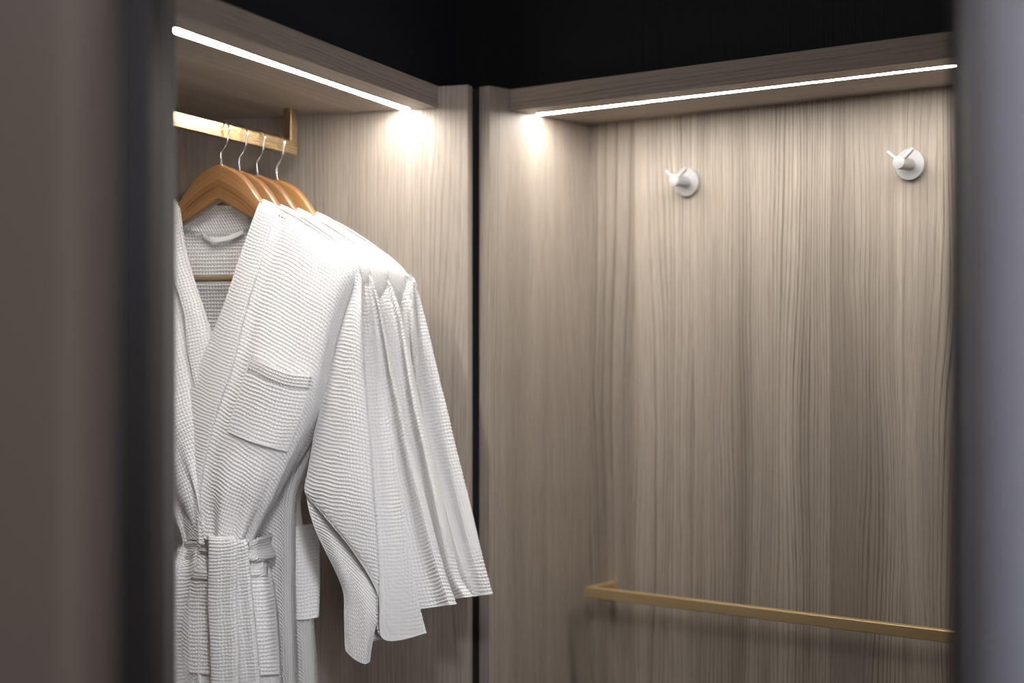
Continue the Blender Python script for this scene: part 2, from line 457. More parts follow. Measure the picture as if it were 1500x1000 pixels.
def px2loc(P, k):
    """(...,3) array of px, py, off (towards the camera) -> robe local metres (origin at the rail top)"""
    P = np.asarray(P, float); O = origin(k)
    dx = (P[..., 0]-CX)/F; dz = -(P[..., 1]-CY)/F
    # t*(dx,1).YL - O.YL = -off
    t = (O[:2] @ YL - P[..., 2]) / (dx*YL[0] + YL[1])
    wx = t*dx - O[0]; wy = t - O[1]
    X = wx*XL[0] + wy*XL[1]
    return np.stack([X, -P[..., 2], t*dz + CAMZ - O[2]], -1)

def crom(A, n, axis=0):
    """Catmull-Rom resample along axis to n samples"""
    A = np.moveaxis(A, axis, 0); m = len(A)
    t = np.linspace(0, m-1, n); i = np.minimum(t.astype(int), m-2); f = (t-i).reshape((-1,)+(1,)*(A.ndim-1))
    E = np.concatenate([2*A[:1]-A[1:2], A, 2*A[-1:]-A[-2:-1]], 0)
    p0, p1, p2, p3 = E[i], E[i+1], E[i+2], E[i+3]
    R = 0.5*((2*p1) + (-p0+p2)*f + (2*p0-5*p1+4*p2-p3)*f**2 + (-p0+3*p1-3*p2+p3)*f**3)
    return np.moveaxis(R, 0, axis)

def normals(P):
    du = np.gradient(P, axis=0); dv = np.gradient(P, axis=1)
    N = np.cross(du, dv); N /= np.linalg.norm(N, axis=-1, keepdims=True) + 1e-12
    return N

def grid(ctrl, step=0.004):
    """control grid in local metres -> dense grid + parameters"""
    C = np.asarray(ctrl, float)
    lr = np.linalg.norm(np.diff(C, axis=0), axis=-1).sum(0).max()
    lc = np.linalg.norm(np.diff(C, axis=1), axis=-1).sum(1).max()
    nr = int(np.clip(lr/step, 2*C.shape[0], 420)); nc = int(np.clip(lc/step, 2*C.shape[1], 300))
    P = crom(crom(C, nr, 0), nc, 1)
    rr = np.linspace(0, C.shape[0]-1, nr)[:, None]*np.ones((1, nc))
    cc = np.linspace(0, C.shape[1]-1, nc)[None, :]*np.ones((nr, 1))
    return P, rr, cc

PITCH = {'a': (0.0052, 0.0058), 'b': (0.0056, 0.0052)}
def fine_sheet(P, N_sign, mat, pitch, depth=0.0019, step=0.00112):
    nr, nc = P.shape[:2]
    lr = np.linalg.norm(np.diff(P, axis=0), axis=-1).sum(0).mean(); lc = np.linalg.norm(np.diff(P, axis=1), axis=-1).sum(1).mean()
    Q = crom(crom(P, max(4, int(lr/step)), 0), max(4, int(lc/step)), 1)
    N = normals(Q)*N_sign
    ds = np.linalg.norm(np.diff(Q, axis=1), axis=-1); U = np.concatenate([np.zeros((len(Q), 1)), np.cumsum(ds, 1)], 1)
    U = U - U[:, Q.shape[1]//2:Q.shape[1]//2+1]
    dt = np.linalg.norm(np.diff(Q, axis=0), axis=-1); V = np.concatenate([np.zeros((1, Q.shape[1])), np.cumsum(dt, 0)], 0)
    pu, pv = PITCH[pitch]
    Uw = U + 0.0006*np.sin(V*160 + 3*np.sin(U*70)) + 0.0003*np.sin(V*700+U*300); Vw = V + 0.0006*np.sin(U*130 + 2*np.sin(V*90)) + 0.0003*np.sin(U*800-V*200)
    sm = lambda x: x*x*(3-2*x)
    hu = sm(np.clip((np.cos(2*math.pi*Uw/pu)+.5)/1.5, 0, 1))*.75; hv = sm(np.clip((np.cos(2*math.pi*Vw/pv)+.55)/1.55, 0, 1))
    h = np.maximum(hu, hv) - 1.0
    ii = np.minimum(np.arange(h.shape[0]), np.arange(h.shape[0])[::-1])[:, None]*step
    jj = np.minimum(np.arange(h.shape[1]), np.arange(h.shape[1])[::-1])[None, :]*step
    e = np.clip(np.minimum(ii, jj)/0.003, 0, 1)
    Q = Q + N*((h*depth*e) + 0.0002)[..., None]
    return Q, np.stack([U, V], -1)+3.0

def cloth_mesh(name, P, thick=0.0022, mat=None, parent=None, outward=None, uvrot=0.0, front=1.0, fine=None, planar=False):
    """P: dense grid (nr,nc,3); makes a closed shell"""
    nr, nc = P.shape[:2]
    N = normals(P)
    if outward is not None:
        s = np.sign(((P - outward)*N).sum(-1).mean())
    else:
        s = np.sign((-N[..., 1]).mean())
    N = N*s*front
    flip = (s*front) > 0
    P0, N_s = P, s*front
    if fine: P = P - N*0.0017
    B = P - N*thick
    V = np.concatenate([P.reshape(-1, 3), B.reshape(-1, 3)])
    idx = np.arange(nr*nc).reshape(nr, nc)
    a, b, c, d = idx[:-1, :-1], idx[1:, :-1], idx[1:, 1:], idx[:-1, 1:]
    q = np.stack([a, b, c, d], -1).reshape(-1, 4)
    if not flip: q = q[:, ::-1]
    qb = q[:, ::-1] + nr*nc
    loop = np.concatenate([idx[:, 0], idx[-1, 1:], idx[-2::-1, -1], idx[0, -2:0:-1]])
    l2 = np.roll(loop, -1)
    qs = np.stack([loop, l2, l2+nr*nc, loop+nr*nc], -1)
    if flip: qs = qs[:, ::-1]
    Q = np.concatenate([q, qb, qs]).astype(np.int32)
    ds = np.linalg.norm(np.diff(P, axis=1), axis=-1); U = np.concatenate([np.zeros((nr, 1)), np.cumsum(ds, 1)], 1)
    U = U - U[:, nc//2:nc//2+1]
    dt = np.linalg.norm(np.diff(P, axis=0), axis=-1); Vv = np.concatenate([np.zeros((1, nc)), np.cumsum(dt, 0)], 0)
    UV = np.stack([U, Vv], -1).reshape(-1, 2)
    cr_, sr_ = math.cos(uvrot), math.sin(uvrot)
    UV = UV @ np.array([[cr_, sr_], [-sr_, cr_]]) + 3.0
    if planar: UV = np.stack([P[..., 0], -P[..., 2]], -1).reshape(-1, 2) + 3.0
    UV = np.concatenate([UV, UV]); nsh = len(Q)
    if fine:
        G, guv = fine_sheet(P0, N_s, None, fine)
        gr, gc = G.shape[:2]; gi = np.arange(gr*gc).reshape(gr, gc) + len(V)
        gq = np.stack([gi[:-1, :-1], gi[1:, :-1], gi[1:, 1:], gi[:-1, 1:]], -1).reshape(-1, 4)
        if not flip: gq = gq[:, ::-1]
        V = np.concatenate([V, G.reshape(-1, 3)]); UV = np.concatenate([UV, guv.reshape(-1, 2)])
        Q = np.concatenate([Q, gq]).astype(np.int32)
    me = bpy.data.meshes.new(name)
    me.vertices.add(len(V)); me.vertices.foreach_set('co', V.astype(np.float32).ravel())
    me.loops.add(Q.size); me.loops.foreach_set('vertex_index', Q.ravel())
    me.polygons.add(len(Q)); me.polygons.foreach_set('loop_start', np.arange(0, Q.size, 4, dtype=np.int32))
    me.polygons.foreach_set('loop_total', np.full(len(Q), 4, np.int32))
    me.polygons.foreach_set('use_smooth', np.ones(len(Q), bool))
    uvl = me.uv_layers.new(name='UVMap'); uvl.data.foreach_set('uv', UV[Q.ravel()].astype(np.float32).ravel())
    me.update(calc_edges=True); me.validate()
    me.materials.append(mat or CLOTH)
    if fine:
        me.materials.append(CLOTH_FINE)
        mi = np.zeros(len(Q), np.int32); mi[nsh:] = 1; me.polygons.foreach_set('material_index', mi)
    if parent is None: return me
    o = bpy.data.objects.new(name, me); COL.objects.link(o); o.parent = parent
    return o

def loc2(P): return P
rng = np.random.RandomState(4)
def soft(P, rr, cc, amp, fr, fc, seed):
    r = np.random.RandomState(seed); d = np.zeros(rr.shape)
    for _ in range(7):
        d += np.sin(rr*fr*r.uniform(.4, 1.3)*2*math.pi + cc*fc*r.uniform(-1, 1)*2*math.pi + r.uniform(0, 6.28))
    return P + normals(P)*(d*amp/3)[..., None]*np.sign((-normals(P)[..., 1]).mean())

# ---- body control points, authored once in the frame of the front robe
RR = [
 [(384,293,.000),(407,303,.000),(440,323,.000),(475,345,.000),(503,364,.000),(524,385,.000),(530,400,-.004)],
 [(378,308,.016),(401,318,.016),(435,338,.017),(470,358,.017),(498,376,.015),(521,397,.007),(531,412,-.008)],
 [(356,370,.026),(386,372,.030),(428,380,.031),(464,388,.031),(494,398,.028),(518,416,.012),(530,424,-.018)],
 [(329,450,.036),(362,447,.042),(405,450,.046),(450,453,.046),(486,453,.037),(505,454,.010),(515,455,-.020)],
 [(297,530,.040),(343,526,.050),(388,530,.057),(432,534,.056),(469,538,.044),(481,540,.014),(492,542,-.020)],
 [(272,600,.040),(318,600,.055),(365,604,.064),(412,608,.063),(448,606,.050),(462,604,.018),(474,604,-.020)],
 [(260,665,.036),(302,666,.055),(342,668,.066),(385,668,.066),(422,666,.054),(436,664,.020),(444,664,-.020)],
 [(262,725,.030),(293,727,.055),(325,728,.066),(362,726,.066),(394,722,.050),(407,720,.020),(414,720,-.020)],
 [(271,787,.020),(294,790,.048),(318,792,.058),(342,790,.057),(362,787,.044),(374,785,.015),(378,785,-.020)],
 [(273,812,.020),(295,813,.048),(318,814,.058),(342,813,.057),(364,812,.044),(381,811,.017),(385,811,-.020)],
 [(262,845,.020),(288,846,.055),(318,847,.065),(350,846,.065),(380,845,.050),(396,845,.020),(400,845,-.020)],
 [(254,905,.020),(284,905,.055),(318,906,.066),(354,905,.066),(388,905,.050),(404,905,.020),(408,905,-.022)],
 [(250,1000,.018),(282,1000,.055),(318,1000,.066),(356,1000,.066),(392,1000,.050),(410,1000,.018),(413,1000,-.025)],
 [(247,1140,.016),(280,1140,.055),(318,1140,.066),(357,1140,.066),(395,1140,.050),(415,1140,.016),(418,1140,-.025)],
 [(244,1330,.016),(278,1330,.055),(318,1330,.066),(358,1330,.066),(398,1330,.050),(420,1330,.016),(423,1330,-.025)],
]
RR = np.array(RR, float)
CR = px2loc(RR, 0)
LLp = RR.copy(); LLp[..., 0] = 640 - LLp[..., 0]
vedge = [(256,293),(262,308),(272,370),(298,450),(322,530),(338,600),(345,665),(345,725),(338,787),(338,812),(342,845),(344,905),(346,1000),(347,1140),(348,1330)]
for r, (x, y) in enumerate(vedge):
    LLp[r, 0, 0] = x; LLp[r, 0, 1] = y
    if r >= 2: LLp[r, 1, 0] = x - 30 if r < 4 else x - 42
    if r >= 3: LLp[r, 2, 0] = (LLp[r, 1, 0] + LLp[r, 3, 0])/2
LLp[2:, :5, 2] -= 0.009
LLp[8:, 6, 0] = np.maximum(LLp[8:, 6, 0], 0)
CLf = px2loc(LLp, 0)

def body_disp(P, rr, cc, seed, sgn=1):
    N = normals(P); N *= np.sign((-N[..., 1]).mean())
    r = np.random.RandomState(seed)
    w = np.exp(-((rr-8.4)/2.1)**2)
    fold = np.cos(2*math.pi*(cc/6.0*5.3 + 0.15*np.sin(rr*1.3)) + 0.6)
    edge = np.clip(cc/0.6, 0, 1)*np.clip((5.6-cc)/0.8, 0, 1)
    d = 0.0046*w*fold*edge
    # long soft crease running from the shoulder beside the band down to the waist
    d += -0.0045*np.exp(-((cc - (1.35 - 0.03*rr))/0.22)**2)*np.clip(rr/1.5, 0, 1)*np.clip((9-rr)/3, 0, 1)
    d += 0.003*np.exp(-((cc - 3.0 + 0.12*rr)/0.35)**2)*np.clip((rr-3)/3, 0, 1)*np.clip((9-rr)/2, 0, 1)
    # skirt folds
    sk = np.clip((rr-9)/2, 0, 1)
    d += 0.003*sk*np.sin(cc*2.6+seed)*edge
    for _ in range(6):
        d += 0.0006*np.sin(rr*r.uniform(1, 4) + cc*r.uniform(-5, 5) + r.uniform(0, 6))*np.clip(rr/1.2, 0, 1)
    return P + N*d[..., None]

PR, rR, cR = grid(CR, 0.0035); PR = body_disp(PR, rR, cR, 1)
PLf, rL, cL = grid(CLf, 0.004); PLf = body_disp(PLf, rL, cL, 2)
# back panel
nR = len(RR)
def back_grid(CR, CLf, bs=1.0):
    BB = []
    for r in range(nR):
        R6 = CR[r, 6]; L6 = CLf[r, 6]
        if r == 0:
            pts = px2loc([(137,364,0),(233,303,0),(266,330,-.020),(320,343,-.030),(374,328,-.020),(407,303,0),(503,364,0)], 0)
        else:
            x0, x1 = L6[0], R6[0]; pts = []
            for j, f in enumerate((.08, .27, .40, .5, .60, .73, .92)):
                z = (1-f)*L6[2] + f*R6[2] if r > 3 else [CLf[r,4,2], CLf[r,1,2], CR[r,1,2]-.01, CR[r,1,2]-.012, CR[r,1,2]-.01, CR[r,1,2], CR[r,4,2]][j]
                if r in (1,): z = px2loc([(0+320, y, -.03) for y in (376, 322, 350, 362, 350, 322, 376)], 0)[j, 2]
                dep = {1: .016, 2: .026}.get(r, .034)
                dep *= [.8, 1, 1.05, 1.05, 1.05, 1, .8][j]*bs
                if r == 1 and j in (2, 3, 4): dep = .031*bs
                pts.append((x0+(x1-x0)*f, max(dep, L6[1]*.9 if j in (0, 6) else dep), z))
            pts = np.array(pts)
        BB.append(np.concatenate([[L6], pts, [R6]]))
    PB, rB, cB = grid(np.array(BB), 0.005)
    NB = normals(PB)
    return PB + NB*(0.002*np.sin(cB*2.2+rB*.4)*np.clip(rB-1, 0, 1))[..., None]
PB = back_grid(CR, CLf)

def flat(C):
    C = C.copy(); C[2, :, 1] *= 0.68; C[3:6, :, 1] *= 0.42; return C

def loose_body(k):
    """the robes behind hang open and straight below the chest; lower rows authored on their own plane"""
    d = [0, 22, 50, 80][k]
    xr = {1: [466, 440, 436, 436, 436, 437, 439, 441, 443],
          2: [474, 442, 449, 456, 459, 461, 467, 471, 474],
          3: [478, 440, 436, 438, 440, 444, 452, 458, 462]}[k]
    C = CR.copy(); L = CLf.copy()
    C, L = flat(C), flat(L)
    ys = RR[6:, 3, 1]
    rows = []; rl = []
    for i, (y, x) in enumerate(zip(ys, xr)):
        x0 = 300 + d*.5
        rows.append([(x0 + (x-10-x0)*f, y, o) for f, o in ((0, .012), (.25, .020), (.5, .022), (.78, .022), (.93, .018))] + [(x-5, y, .012), (x, y, -.014)])
        rl.append([(x0+20 + (640-x-x0-20)*f, y, o-.006) for f, o in ((0, .012), (.25, .019), (.5, .020), (.78, .019), (.93, .016))] + [(640-x+5, y, .008), (640-x, y, -.014)])
    C[6:] = px2loc(rows, k); L[6:] = px2loc(rl, k)
    A, ra, ca = grid(C, 0.004); B, rb, cb = grid(L, 0.006)
    def wav(P, rr, cc, sd):
        N = normals(P); N *= np.sign((-N[..., 1]).mean())
        return P + N*(0.0022*np.sin(cc*3.1+sd)*np.clip((rr-3)/3, 0, 1)*np.clip((5.4-cc), 0, 1))[..., None]
    return wav(A, ra, ca, k), wav(B, rb, cb, k+1), back_grid(C, L, 0.82)

# collar band = right band + back of neck + left band
def band_rows(C, lift):
    out = []
    for r in range(9):
        a, b = C[r, 0], C[r, 1]
        n = np.array([0.0, -1.0, 0.0])
        l = lift if r > 0 else 0.001
        out.append([a + n*l + (a-b)*0.02, a*.5+b*.5 + n*(l+.002), b + n*l, b + n*(-0.001)])
    return np.array(out)
bR = band_rows(CR, 0.0045); bL = band_rows(CLf, 0.0045)
PbR, _, _ = grid(bR, 0.0035); PbL, _, _ = grid(bL, 0.004)
# follow the crease pattern a little
neck = px2loc([
  [(384,293,.003),(396,298,.003),(407,303,.003)],
  [(376,300,-.010),(388,309,-.008),(398,316,-.006)],
  [(366,303,-.022),(374,318,-.020),(380,330,-.016)],
  [(345,302,-.027),(350,320,-.026),(355,338,-.023)],
  [(318,301,-.029),(319,322,-.029),(320,343,-.027)],
  [(290,302,-.027),(287,322,-.026),(284,340,-.023)],
  [(272,304,-.022),(264,320,-.020),(258,333,-.016)],
  [(263,300,-.010),(250,309,-.008),(240,316,-.006)],
  [(256,293,.003),(245,298,.003),(233,303,.003)]], 0)
Pn, _, _ = grid(neck, 0.0035)

# sleeves: ring of columns; each row lists (px,py,off); ring closes at the back left
def sleeve_grid(rows, k, step=0.004):
    C = px2loc(np.array(rows, float), k)
    return grid(C, step)

S1 = [  # L,  m1,  m2,  fold F,  strip, a-edge,   back b1,  b2,  L
 [(508,384,.000),(513,387,.003),(519,392,.004),(525,398,.004),(526,399,.002),(527,400,-.003),(520,394,-.005),(513,388,-.004),(508,384,.000)],
 [(512,404,.003),(519,403,.008),(525,404,.009),(530,410,.008),(531,411,.002),(532,412,-.007),(525,406,-.010),(516,404,-.008),(512,404,.003)],
 [(513,430,.004),(519,428,.013),(525,428,.017),(530,430,.015),(531,431,.004),(535,430,-.012),(528,431,-.022),(518,431,-.016),(513,430,.004)],
 [(502,462,.006),(511,460,.022),(521,460,.030),(530,462,.026),(532,463,.004),(540,462,-.012),(528,463,-.026),(512,463,-.020),(502,462,.006)],
 [(489,505,.006),(502,504,.026),(518,504,.036),(531,506,.030),(533,506,.002),(545,505,-.012),(526,505,-.028),(504,505,-.022),(489,505,.006)],
 [(479,550,.006),(496,549,.028),(516,549,.038),(533,551,.030),(536,551,.000),(552,550,-.012),(524,550,-.030),(496,550,-.024),(479,550,.006)],
 [(468,602,.006),(490,601,.030),(515,601,.040),(537,603,.032),(540,603,.000),(566,602,-.012),(520,602,-.030),(488,602,-.024),(468,602,.006)],
 [(457,655,.006),(484,656,.030),(514,658,.040),(542,660,.032),(546,660,.000),(577,655,-.012),(520,660,-.030),(480,660,-.024),(457,655,.006)],
 [(449,698,.006),(480,704,.030),(514,714,.040),(545,724,.032),(551,722,.000),(586,715,-.012),(528,722,-.030),(486,715,-.024),(460,705,-.004)],
 [(446,712,.006),(479,728,.030),(515,750,.038),(549,778,.030),(556,775,.000),(594,768,-.012),(545,775,-.030),(505,770,-.026),(480,760,-.012)],
 [(447,722,.006),(478,750,.028),(514,790,.034),(552,828,.026),(560,840,.000),(606,848,-.012),(568,850,-.030),(540,850,-.028),(525,850,-.018)],
 [(450,727,.006),(479,760,.026),(516,805,.030),(553,870,.022),(562,936,.000),(624,927,-.012),(590,932,-.028),(562,936,-.026),(540,940,-.016)],
]
PS1, rS1, cS1 = sleeve_grid(S1, 0, 0.0035)
S1i = [  # inner / under layer of the front sleeve, seen below the diagonal hem
 [(447,700,.000),(470,712,.004),(500,730,.006),(530,752,.006),(548,770,.004)],
 [(450,735,.000),(476,748,.006),(503,765,.008),(530,788,.008),(550,800,.006)],
 [(459,768,.000),(482,780,.008),(506,795,.010),(532,818,.010),(552,835,.008)],
 [(474,802,.000),(492,814,.010),(511,828,.012),(534,846,.014),(553,868,.010)],
 [(491,836,.000),(503,846,.010),(517,858,.014),(536,874,.018),(553,890,.010)],
 [(503,868,.000),(510,876,.008),(521,886,.014),(538,898,.020),(552,908,.010)],
 [(504,905,.000),(511,908,.008),(523,914,.014),(538,922,.020),(548,928,.008)],
 [(505,940,.000),(512,944,.008),(522,949,.014),(536,953,.018),(544,952,.006)],
 [(506,952,.000),(513,960,.006),(522,967,.012),(534,972,.016),(542,969,.006)],
]
PS1i, _, _ = sleeve_grid(S1i, 0, 0.0035)

def sleeve_rows(R, L, ys_drop, fold=None, thick=0.020):
    """R: right edge list (x,y); L: left edge x list; builds a flattened tube, optional inner ridge x list"""
    rows = []
    n = len(R)
    for i, ((xr, yr), xl) in enumerate(zip(R, L)):
        t = [0.05, .35, .65, .85][i] if i < 4 else 1.0
        w = xr - xl; dy = ys_drop*(i/(n-1))**2   # left side hangs lower
        T = thick*t
        y = lambda f: yr + dy*(1-f)
        row = [(xl, y(0), 0)]
        for f, o in ((.22, .6), (.5, .7)):
            row.append((xl+w*f, y(f), T*o))
        if fold is not None:
            xf = fold[i]
            row += [((xl+w*.5+xf)/2, y(.7), T*1.05), (xf-2, y((xf-xl)/w), T*1.0), (xf+2, y((xf-xl)/w), T*0.15)]
            row += [((xf+xr)/2+1, y(.92), T*0.25)]
        else:
            row += [(xl+w*.74, y(.74), T*.30), (xl+w*.90, y(.90), T*.95)]
        row += [(xr, yr, -T*.15), (xl+w*.85, y(.85), -T*.6), (xl+w*.5, y(.5), -T*.9), (xl+w*.2, y(.2), -T*.6), (xl, y(0), 0)]
        rows.append(row)
    return rows
S2 = sleeve_rows([(536,398),(545,408),(550,422),(557,445),(566,484),(579,547),(593,602),(607,663),(628,740),(647,813),(658,850),(670,884)],
                 [524,522,520,520,518,514,512,512,516,530,545,555], 16)
S3 = sleeve_rows([(561,402),(573,418),(579,434),(583,444),(589,460),(597,492),(607,547),(618,600),(631,650),(648,722),(667,813),(678,850),(693,873)],
                 [550,552,550,548,546,544,542,540,541,546,560,572,580], 14)
S4 = sleeve_rows([(599,402),(609,415),(614,430),(622,460),(629,487),(643,547),(657,603),(668,650),(684,715),(707,813),(715,845),(722,870)],
                 [588,586,584,582,578,572,568,568,574,588,600,606], 12,
                 fold=[596,605,606,606,607,612,620,630,648,676,688,697])
SG = [None, sleeve_grid(S2, 1), sleeve_grid(S3, 2), sleeve_grid(S4, 3)]

def sleeve_disp(P, rr, cc, seed, amp=0.002):
    N = normals(P); c = P.mean(axis=1, keepdims=True)
    N *= np.sign(((P-c)*N).sum(-1).mean())
    r = np.random.RandomState(seed); d = 0
    w = np.clip(cc/1.0, 0, 1)*np.clip((cc.max()-cc)/1.0, 0, 1)
    for _ in range(5):
        d = d + np.sin(cc*r.uniform(1.0, 3.2) + rr*r.uniform(-.5, .5) + r.uniform(0, 6.28))
    return P + N*(d*amp*w*np.clip(rr/2.5, 0, 1)/2)[..., None]

def to_px(P, k):
    O = origin(k); W = O[:2] + P[..., 0:1]*XL + P[..., 1:2]*YL
    return np.stack([CX + F*W[..., 0]/W[..., 1], CY - F*(P[..., 2]+O[2]-CAMZ)/W[..., 1]], -1)

def drape(ctrl_px, base, lift, k=0, step=0.0035, bulge=None):
    """lay a patch given by px points on the dense base grid, lifted towards the camera"""
    C = np.asarray(ctrl_px, float)
    C3 = np.concatenate([C, np.zeros(C.shape[:2]+(1,))], -1)
    P, rr, cc = grid(px2loc(C3, k), step)
    pp = to_px(P, k); bp = to_px(base, k).reshape(-1, 2); bo = -base[..., 1].reshape(-1)
    kp = bo > (0.012 if k == 0 else 0.004); bp, bo = bp[kp], bo[kp]
    off = np.zeros(pp.shape[:2])
    for i in range(pp.shape[0]):
        d = ((pp[i][:, None]-bp[None])**2).sum(-1)
        j = np.argpartition(d, 6, axis=1)[:, :6]
        dd = 1/(np.take_along_axis(d, j, 1)+.5)
        off[i] = (bo[j]*dd).sum(1)/dd.sum(1)
    for _ in range(3):   # smooth
        off[1:-1] = (off[:-2]+off[1:-1]+off[2:])/3; off[:, 1:-1] = (off[:, :-2]+off[:, 1:-1]+off[:, 2:])/3
    l = lift if bulge is None else lift + bulge(rr/rr.max(), cc/cc.max())
    return px2loc(np.concatenate([pp, (off+l)[..., None]], -1), k)

pocket_px = [[(367,521),(395,534),(425,545),(457,549)],
             [(357,552),(388,566),(419,577),(449,584)],
             [(345,590),(376,602),(408,613),(437,620)],
             [(332,631),(361,644),(392,654),(421,661)]]
PP = drape(pocket_px, PR, 0.0050, bulge=lambda r, c: 0.007*np.exp(-(r/0.45)**2)*np.sin(math.pi*c) + 0.002*np.sin(math.pi*c))
pf = drape([[(pocket_px[0][j][0]+dx, pocket_px[0][j][1]+dy) for j, (dx, dy) in enumerate([(2,0),(1,0),(0,0),(0,0)])],
            [(pocket_px[0][j][0]-5, pocket_px[0][j][1]+22) for j in range(4)]], PR, 0.0054,
           bulge=lambda r, c: 0.007*np.exp(-(r*0.26/0.45)**2)*np.sin(math.pi*c) + 0.002*np.sin(math.pi*c))
hip_px = [[(279,836),(315,838),(355,833),(392,831)],
          [(277,875),(315,878),(358,876),(401,874)],
          [(276,930),(314,934),(360,934),(406,932)],
          [(277,984),(314,988),(362,989),(409,987)]]
PH = drape(hip_px, PR, 0.0055, bulge=lambda r, c: 0.010*np.exp(-(r/0.3)**2)*np.sin(math.pi*c) + 0.004*np.clip(c-.6, 0, 1))
hf = drape([[(x+1, y-3) for x, y in hip_px[0]], [(hip_px[0][j][0], hip_px[0][j][1]+13) for j in range(4)]], PR, 0.0065,
           bulge=lambda r, c: 0.010*np.exp(-(r*0.1/0.3)**2)*np.sin(math.pi*c) + 0.004*np.clip(c-.6, 0, 1))

def tail(pts_c, widths, off, k=0):
    """strip from centre points (px,py), widths px, off values"""
    rows = []
    for (x, y), w, o in zip(pts_c, widths, off):
        rows.append([(x-w/2, y, o-.0065), (x-w*.46, y, o-.001), (x-w*.2, y+1, o+.0012), (x+w*.05, y+1, o+.0002), (x+w*.28, y+1, o+.0014), (x+w*.46, y, o-.001), (x+w/2, y, o-.0065)])
    return grid(px2loc(np.array(rows), k), 0.0035)[0]

def bar_mb(k):
    m = MB(); zc = px2loc([(320, 408, 0)], 0)[0, 2]
    m.tube([(-0.188, 0, zc), (-0.1, 0, zc), (0.1, 0, zc), (0.188, 0, zc)], 0.0048, 14)
    return m

# ---------------------------------------------------------------- hangers
top_px = [(320,242),(335,244.5),(350,252),(362,263),(373,278),(386,296),(410,312),(440,330),(468,349),(488,364),(500,378)]
bot_px = [(320,291),(335,299),(350,308),(362,315),(374,322),(388,330),(410,343),(440,360),(468,378),(488,391),(498,394)]
ht = px2loc([(x, y, 0) for x, y in top_px], 0); hb = px2loc([(x, y, 0) for x, y in bot_px], 0)
ht = crom(ht, 44); hb = crom(hb, 44)
def hanger_arm(sg, me_name='arm'):
    n = len(ht); V = []; Fc = []; UV = []
    th = 0.0105
    prof = [(-1, .0), (-1, .72), (-.94, .92), (-.86, 1), (-.30, 1), (-.26, .86), (-.22, 1), (.84, 1), (.94, .92), (1, .70), (1, .0)]  # across height: pos, half thickness
    ring = [(p, q) for p, q in prof] + [(p, -q) for p, q in prof[-2:0:-1]]
    m = len(ring); s = 0.0
    for i in range(n):
        mid = (ht[i]+hb[i])/2; half = (ht[i]-hb[i])/2
        f = i/(n-1)
        curve = 0.010*f*f            # arms sweep slightly forward
        if i: s += float(np.linalg.norm(ht[i]-ht[i-1]))
        tt = th*(1 - .25*f) if i < n-1 else th*.5
        for p, q in ring:
            c = mid + half*p
            V.append((sg*c[0], -curve*0 + q*tt - 0.0, c[2])); UV.append((s, p*np.linalg.norm(half)+q*.004))
    for i in range(n-1):
        for j in range(m):
            a, b = i*m+j, i*m+(j+1) % m
            Fc.append((a, b, b+m, a+m) if sg > 0 else (a, a+m, b+m, b))
    Fc.append(tuple(range(m)) if sg < 0 else tuple(reversed(range(m))))
    e = tuple((n-1)*m+j for j in range(m)); Fc.append(e if sg > 0 else e[::-1])
    me = bpy.data.meshes.new(me_name); me.from_pydata(V, [], Fc)
    ul = me.uv_layers.new(name='UVMap')
    for lpx in me.loops: ul.data[lpx.index].uv = UV[lpx.vertex_index]
    me.polygons.foreach_set('use_smooth', [True]*len(me.polygons)); me.set_sharp_from_angle(angle=math.radians(50))
    return me
armR, armL = hanger_arm(1), hanger_arm(-1)
wood_top = ht[0][2]
wr = 0.0016
# hook wire: over the rail, down to the neck (x, z) from the rail top
arc = []
R0 = 0.0142; zc = wr*0.5 + 0.0030 - R0 + 0.0006
for a in np.linspace(200, -30, 26):
    arc.append((R0*math.cos(math.radians(a)), zc + R0*math.sin(math.radians(a))*1.0))
hook_pts = arc + [(0.0112, -0.0262), (0.0075, -0.0335), (0.0028, -0.0395), (-0.0006, -0.0435), (-0.0012, -0.0480), (-0.0004, -0.056), (0.0, wood_top-0.004)]
hp = crom(np.array(hook_pts), 110)
def make_hanger(k, mats, label):
    O = origin(k)
    e = empty('clothes_hanger', tuple(O + np.array([0, 0, DROP[k]])), -AL, label, 'hanger', 'wooden clothes hangers on the rail')
    pts = [(p[0], 0, p[1] - DROP[k]*min(1, max(0, (-p[1]-0.03)/0.02))) for p in hp]
    m = MB(); m.tube(pts, wr, 10); m.build('hook', CHROME, e, True, 80)
    for me in (armR, armL):
        me2 = me.copy(); me2.materials.clear(); me2.materials.append(mats)
        o = bpy.data.objects.new('arm', me2); COL.objects.link(o); o.parent = e; o.location = (0, 0, -DROP[k])
    o = bar_mb(k).build('crossbar', BAR, e, True); o.location = (0, 0, -DROP[k])
    m = MB(); m.tube([(0, 0, wood_top-0.0015-DROP[k]), (0, 0, wood_top+0.002-DROP[k])], 0.0028, 12); m.build('collar', CHROME, e, True)
labels_h = ['mid-brown wooden hanger at the front, holding the belted robe',
            'second wooden hanger from the front, a thin curved edge showing behind the first',
            'third wooden hanger from the front, between the second and the pale rearmost one',
            'paler honey wooden hanger at the far end, nearest the brass bracket']
for k in range(4):
    make_hanger(k, HW2 if k == 3 else HW1, labels_h[k])

# ---------------------------------------------------------------- robes
labels_r = ['front white waffle robe, belted, with chest pocket and twisted sleeve',
            'white waffle robe directly behind the front belted robe, its shoulder just showing',
            'white waffle robe third from the front, its narrow sleeve edge between neighbours',
            'rearmost white waffle robe, its sleeve reaching furthest right over the cabinet edge']
def add(name, me, parent):
    o = bpy.data.objects.new(name, me); COL.objects.link(o); o.parent = parent; return o

